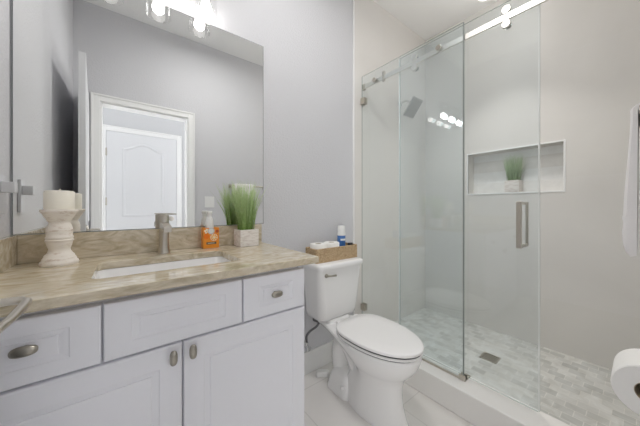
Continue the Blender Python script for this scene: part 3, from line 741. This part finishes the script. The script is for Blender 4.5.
# basket on the tank
kx0, kx1, ky0, ky1, kz, kh = 0.945, 1.312, -0.178, -0.052, 0.7845, 0.084
bk = thing('wicker_basket', ((kx0+kx1)/2, (ky0+ky1)/2, kz), 'long brown woven basket on the toilet tank lid', 'basket')
oo = rrect(kx0, ky0, kx1, ky1, 0.012, 4); ii = rrect(kx0+0.008, ky0+0.008, kx1-0.008, ky1-0.008, 0.008, 4)
b = B().prism(oo, kz+0.0006, kz+kh, ii).prism(ii, kz+0.001, kz+0.006)
b.build('woven_body', M['wicker'], bk)
b = B().tube([(p[0], p[1], kz+kh) for p in rrect(kx0+0.004, ky0+0.004, kx1-0.004, ky1-0.004, 0.010, 5)] + [(kx1-0.004, ky1-0.014, kz+kh)], 0.0055, 8)
b.build('rim', M['wicker'], bk)
for x, lab in ((1.008, 'toilet paper roll standing in the basket, at the end by the vanity'), (1.121, 'toilet paper roll standing in the middle of the basket')):
    rl = thing('toilet_paper_roll', (x, -0.115, kz+0.006), lab, 'toilet paper', 'spare toilet paper rolls in the basket')
    B().lathe([(0.021, 0.0065), (0.052, 0.0065), (0.0535, 0.009), (0.0535, 0.111), (0.051, 0.114), (0.023, 0.114), (0.021, 0.111), (0.0208, 0.0065)], (x, -0.115, kz), 'z', 36, False).build('paper', M['paper'], rl)
    B().lathe([(0.0206, 0.0066), (0.0206, 0.1125), (0.0190, 0.1125), (0.0190, 0.0066)], (x, -0.115, kz), 'z', 28, False).build('cardboard_core', M['core'], rl)
cn = thing('spray_can', (1.222, -0.105, kz+0.006), 'blue and white spray can with white cap standing in the basket', 'spray can')
B().lathe([(0.0, 0.0068), (0.028, 0.0068), (0.0290, 0.010), (0.0290, 0.152), (0.0, 0.152)], (1.222, -0.105, kz), 'z', 28, False).build('can_body', M['can_blue'], cn)
B().lathe([(0.0, 0.1522), (0.029, 0.1522), (0.029, 0.167), (0.0275, 0.172), (0.0, 0.172)], (1.222, -0.105, kz), 'z', 28, False).build('can_shoulder', M['white_plastic'], cn)
B().lathe([(0.0265, 0.1722), (0.027, 0.178), (0.026, 0.214), (0.023, 0.220), (0.0, 0.221)], (1.222, -0.105, kz), 'z', 28, False).build('cap', M['white_plastic'], cn)
pl = [(0.0292*math.sin(R(a)), -0.0292*math.cos(R(a))) for a in (-55, -35, -15, 5, 25)]
B().loft([[(1.222+x, -0.105+y, kz+0.118), (1.222+x, -0.105+y, kz+0.131), (1.222+x*1.012, -0.105+y*1.012, kz+0.131), (1.222+x*1.012, -0.105+y*1.012, kz+0.118)] for x, y in pl]).build('label_stripe', M['white_plastic'], cn)
B().loft([at(rrect(1.262, -0.15, 1.294, -0.125, 0.006), z) for z in (kz+0.0065, kz+0.098)]).build('dark_bottle', M['dark'], None, (1.278, -0.137, kz+0.0065))
tag(bpy.data.objects['dark_bottle'], 'small dark bottle in the basket beside the spray can', 'bottle')

# ================================================================== SHOWER
GX = 1.541
def glass_panel(name, x0, x1, y0, y1, z0, z1, label):
    t = thing(name, ((x0+x1)/2, (y0+y1)/2, z0), label, 'glass panel')
    b = B().grid_quad((x0, y0, z0), (x0, y1, z0), (x0, y1, z1), (x0, y0, z1)).grid_quad((x1, y0, z0), (x1, y1, z0), (x1, y1, z1), (x1, y0, z1))
    b.build('glass_pane', M['glass'], t, smooth=False)
    b = B()
    b.grid_quad((x0, y0, z0), (x1, y0, z0), (x1, y0, z1), (x0, y0, z1)).grid_quad((x0, y1, z0), (x1, y1, z0), (x1, y1, z1), (x0, y1, z1))
    b.grid_quad((x0, y0, z1), (x1, y0, z1), (x1, y1, z1), (x0, y1, z1)).grid_quad((x0, y0, z0), (x1, y0, z0), (x1, y1, z0), (x0, y1, z0))
    b.build('glass_edge', M['glass_edge'], t, smooth=False)
    return t
fp = glass_panel('fixed_glass_panel', GX-0.003, GX+0.003, -0.783, -0.008, 0.150, 2.195, 'fixed clear glass shower panel beside the toilet')
B().box((GX-0.0045, -0.7895, 0.151), (GX+0.0045, -0.7832, 2.194)).build('edge_strip', M['strip'], fp, bevel=0.001)
for z in (1.99, 0.33):
    b = B().box((GX-0.018, -0.050, z-0.026), (GX-0.0032, -0.007, z+0.026)).box((GX+0.0032, -0.050, z-0.026), (GX+0.018, -0.007, z+0.026))
    b.build('wall_clamp', M['nickel'], fp, bevel=0.002)
RZ0, RZ1, RXa, RXb = 2.096, 2.128, GX+0.007, GX+0.017
# bolts tying the panel to the rail
for y in (-0.142, -0.644):
    B().lathe([(0.0, -0.012), (0.015, -0.012), (0.016, -0.009), (0.016, -0.0001)], (GX-0.003, y, 2.118), 'x', 20, False).build('panel_bolt', M['nickel'], fp)
rl = thing('sliding_rail', (GX+0.021, -0.75, RZ0), 'flat brushed nickel rail across the top of the shower glass', 'rail')
B().box((RXa, -1.51, RZ0), (RXb, -0.012, RZ1)).build('bar', M['rail'], rl, bevel=0.0015)
B().box((GX+0.004, -0.034, RZ0-0.006), (GX+0.024, -0.0065, RZ1+0.006)).build('end_bracket', M['nickel'], rl, bevel=0.002)
B().box((GX+0.004, -1.512, RZ0-0.006), (GX+0.024, -1.49, RZ1+0.006)).build('end_bracket', M['nickel'], rl, bevel=0.002)
B().box((RXa-0.003, -0.226, RZ0-0.012), (RXb+0.004, -0.206, RZ1+0.03)).build('stopper', M['nickel'], rl, bevel=0.002)
# sliding door
DGX = GX + 0.030
sd = glass_panel('sliding_glass_door', DGX-0.003, DGX+0.003, -1.111, -0.345, 0.156, 2.200, 'sliding clear glass shower door with a bar handle')
for y in (-1.111, -0.345):
    s_ = -1 if y < -0.7 else 1
    B().box((DGX-0.0062, min(y+s_*0.0002, y+s_*0.006), 0.160), (DGX+0.0062, max(y+s_*0.0002, y+s_*0.006), 2.196)).build('edge_seal', M['seal'], sd, bevel=0.001)
def roller(y, z, r):
    b = B().lathe([(0.0, -0.0235), (r*0.92, -0.0235), (r, -0.0215), (r, -0.009), (r*0.55, -0.008), (r*0.55, -0.0002)], (DGX-0.003, y, z), 'x', 28, False)
    o = b.build('roller', M['rail'], sd, ang=25)
    B().lathe([(r*0.8, 0.0002), (r*0.8, 0.008), (0.0, 0.009)], (DGX+0.003, y, z), 'x', 24, False).build('roller_cap', M['chrome'], o)
for y in (-0.470, -0.988):
    roller(y, RZ1+0.0205, 0.020)
    roller(y, RZ0-0.0205, 0.020)
hd = B()
hd.box((DGX-0.067, -1.061, 0.938), (DGX-0.051, -1.040, 1.164)).box((DGX+0.049, -1.060, 0.938), (DGX+0.063, -1.050, 1.164))
for z in (0.946, 1.156):
    hd.box((DGX-0.051, -1.060, z-0.007), (DGX-0.0032, -1.050, z+0.007)).box((DGX+0.0032, -1.060, z-0.007), (DGX+0.049, -1.050, z+0.007))
hd.build('bar_handle', M['nickel'], sd, bevel=0.0015)
# bottom guide
gd = thing('door_guide', (GX, -0.785, 0.148), 'small metal guide at the foot of the sliding shower door', 'door guide')
B().box((GX-0.016, -0.80, 0.1485), (GX+0.066, -0.765, 0.1498)).build('guide_plate', M['nickel'], gd, smooth=False)
B().box((GX-0.016, -0.80, 0.1498), (GX-0.0042, -0.765, 0.178)).build('guide_lip', M['nickel'], gd, bevel=0.001)
B().box((DGX-0.014, -0.80, 0.1498), (DGX-0.0045, -0.765, 0.175)).build('guide_lip', M['nickel'], gd, bevel=0.001)
ts = B().box((GX-0.014, -0.764, 0.1484), (GX-0.0056, -0.01, 0.160)).build('sill_channel', M['nickel'], None, (GX-0.01, -0.4, 0.1484), bevel=0.001)
tag(ts, 'thin metal channel along the foot of the fixed shower glass', 'channel')

# shower head
sh = thing('shower_head', (2.06, -0.0065, 2.105), 'square chrome shower head on the tiled back wall', 'shower head')
B().lathe([(0.03, 0), (0.028, -0.008), (0.012, -0.012), (0.0, -0.012)], (2.06, -0.0065, 2.105), 'y', 24, False).build('flange', M['chrome'], sh)
B().tube([(2.06, -0.012, 2.105), (2.06, -0.05, 2.112), (2.06, -0.08, 2.112), (2.06, -0.105, 2.098), (2.06, -0.125, 2.072)], 0.010).build('arm', M['chrome'], sh)
hc = Vector((2.055, -0.150, 2.025)); tilt = Matrix.Rotation(R(-52), 3, 'X')
B().box(tuple(hc - Vector((0.075, 0.085, 0.006))), tuple(hc + Vector((0.075, 0.085, 0.006))), tilt, hc).build('head_plate', M['head'], sh, bevel=0.003)
b = B().box(tuple(hc - Vector((0.066, 0.076, 0.0072))), tuple(hc + Vector((0.066, 0.076, -0.0062))), tilt, hc); b.build('nozzle_face', M['nozzle'], sh, smooth=False)

# drain
dr = thing('floor_drain', (2.04, -0.755, 0.075), 'square slotted metal drain in the shower floor', 'drain')
b = B(); dx, dy, z = 2.04, -0.755, 0.0755; h = 0.052
b.box((dx-h, dy-h, z), (dx+h, dy-h+0.008, z+0.003)).box((dx-h, dy+h-0.008, z), (dx+h, dy+h, z+0.003)).box((dx-h, dy-h+0.008, z), (dx-h+0.008, dy+h-0.008, z+0.003)).box((dx+h-0.008, dy-h+0.008, z), (dx+h, dy+h-0.008, z+0.003))
for k in range(7):
    yy = dy-h+0.013+k*0.0128
    b.box((dx-h+0.008, yy, z), (dx+h-0.008, yy+0.005, z+0.0028))
b.build('grate', M['nickel'], dr, smooth=False)
B().box((dx-h+0.006, dy-h+0.006, 0.0752), (dx+h-0.006, dy+h-0.006, 0.0756)).build('sump', M['sump'], dr, smooth=False)

# plant in the niche
grass_pot(XR+0.060, -0.752, NZ0, 0.100, 0.100, 200, 0.070, M['grass2'], 0.245, 'small potted grass standing in the shower wall niche')

# ================================================================== RIGHT SIDE, ON THE DOORWAY WALL
tb = thing('towel_bar', (1.16, YF, 1.374), 'nickel towel bar on the wall at the right edge', 'towel bar')
BY, BZ = -1.424, 1.374
for x in (0.982, 1.40):
    b = B().box((x-0.022, YF+0.0005, BZ-0.022), (x+0.022, YF+0.008, BZ+0.022)).box((x-0.009, YF+0.008, BZ-0.009), (x+0.009, BY+0.010, BZ+0.009))
    b.build('post', M['nickel'], tb, bevel=0.002)
B().tube([(0.970, BY, BZ), (1.415, BY, BZ)], 0.009, 16).build('bar', M['nickel'], tb)
# folded towel over the bar
tw = thing('hand_towel', (1.13, BY, 1.02), 'white folded terry towel hanging over the nickel bar', 'towel')
def towel(name, x0, x1, zf, zb_, t_in, t_out, par):
    """inverted U: inner face hugs the bar, outer face puffs out; closed cross-section swept along x"""
    rows = []
    nx = 22
    for i in range(nx+1):
        x = x0 + (x1-x0)*i/nx; e = 1 - max(0, 1 - min(i, nx-i)/2.0)*0.35
        wv = 0.004*math.sin(i*0.9) + 0.003*math.sin(i*1.9+1)
        out = []; inn = []
        zt_ = BZ
        nzv = 30
        for k in range(nzv+1):
            u = k/nzv; z = zf + (zt_-zf)*u
            band = 0.003*math.sin(z*240) if 0.055 < z - zf < 0.10 else 0.0
            bot = min(1, (max(0, 1 - max(0, 1 - u*nzv/4.5)**2))**0.5 + 0.04)
            puff = t_out*e*bot*(1 + 0.15*math.sin(u*5)) + 0.009*(1-u)
            out.append((x, BY+t_in+puff+wv*(1-u)+band, z)); inn.append((x, BY+t_in+0.002*(1-u), z + 0.004*(k == 0)))
        for k in range(1, 10):
            a = math.pi*k/10
            ro = t_in + t_out*e
            out.append((x, BY+ro*math.cos(a), zt_+ro*math.sin(a))); inn.append((x, BY+t_in*math.cos(a), zt_+t_in*math.sin(a)))
        for k in range(nzv+1):
            u = 1-k/nzv; z = zb_ + (zt_-zb_)*u
            bot = min(1, (max(0, 1 - max(0, 1 - u*nzv/4.5)**2))**0.5 + 0.04)
            out.append((x, BY-t_in-t_out*e*bot*0.8, z)); inn.append((x, BY-t_in, z))
        rows.append(out + inn[::-1])
    return B().loft(rows).build(name, M['towel'], par, ang=70)
towel('terry_cloth', 0.994, 1.22, 1.015, 1.08, 0.0115, 0.014, tw)

th = thing('toilet_paper_holder', (0.86, YF, 0.79), 'nickel toilet paper holder on the wall at the lower right corner', 'toilet paper holder')
PX, PY, PZ = 0.82, -1.429, 0.780
b = B().box((0.925, YF+0.0005, PZ-0.022), (0.969, YF+0.008, PZ+0.022)).box((0.937, YF+0.008, PZ-0.010), (0.957, PY+0.012, PZ+0.010))
b.build('post', M['nickel'], th, bevel=0.002)
B().tube([(0.947, PY, PZ), (PX-0.004, PY, PZ)], 0.009, 16).build('rod', M['nickel'], th)
rl = thing('toilet_paper_roll', (PX+0.05, PY, PZ-0.05), 'toilet paper roll on the wall holder at the right edge', 'toilet paper')
cz = PZ - 0.0105
B().lathe([(0.0207, 0.0), (0.050, 0.0), (0.052, 0.002), (0.052, 0.098), (0.050, 0.10), (0.0207, 0.10), (0.0207, 0.0)], (PX, PY, cz), 'x', 44, False).build('paper', M['paper'], rl)
B().lathe([(0.0205, 0.0005), (0.0205, 0.0995), (0.0195, 0.0995), (0.0195, 0.0005), (0.0205, 0.0005)], (PX, PY, cz), 'x', 32, False).build('cardboard_core', M['core'], rl)

# light switch seen in the mirror
sw = thing('light_switch', (0.755, YF, 1.19), 'white light switch plate beside the doorway, seen in the mirror', 'light switch')
B().box((0.705, YF+0.0005, 1.13), (0.805, YF+0.006, 1.25)).build('cover_plate', M['white_plastic'], sw, bevel=0.002)
for x in (0.733, 0.777):
    B().box((x-0.014, YF+0.006, 1.16), (x+0.014, YF+0.010, 1.22)).build('rocker', M['white_plastic'], sw, bevel=0.002)
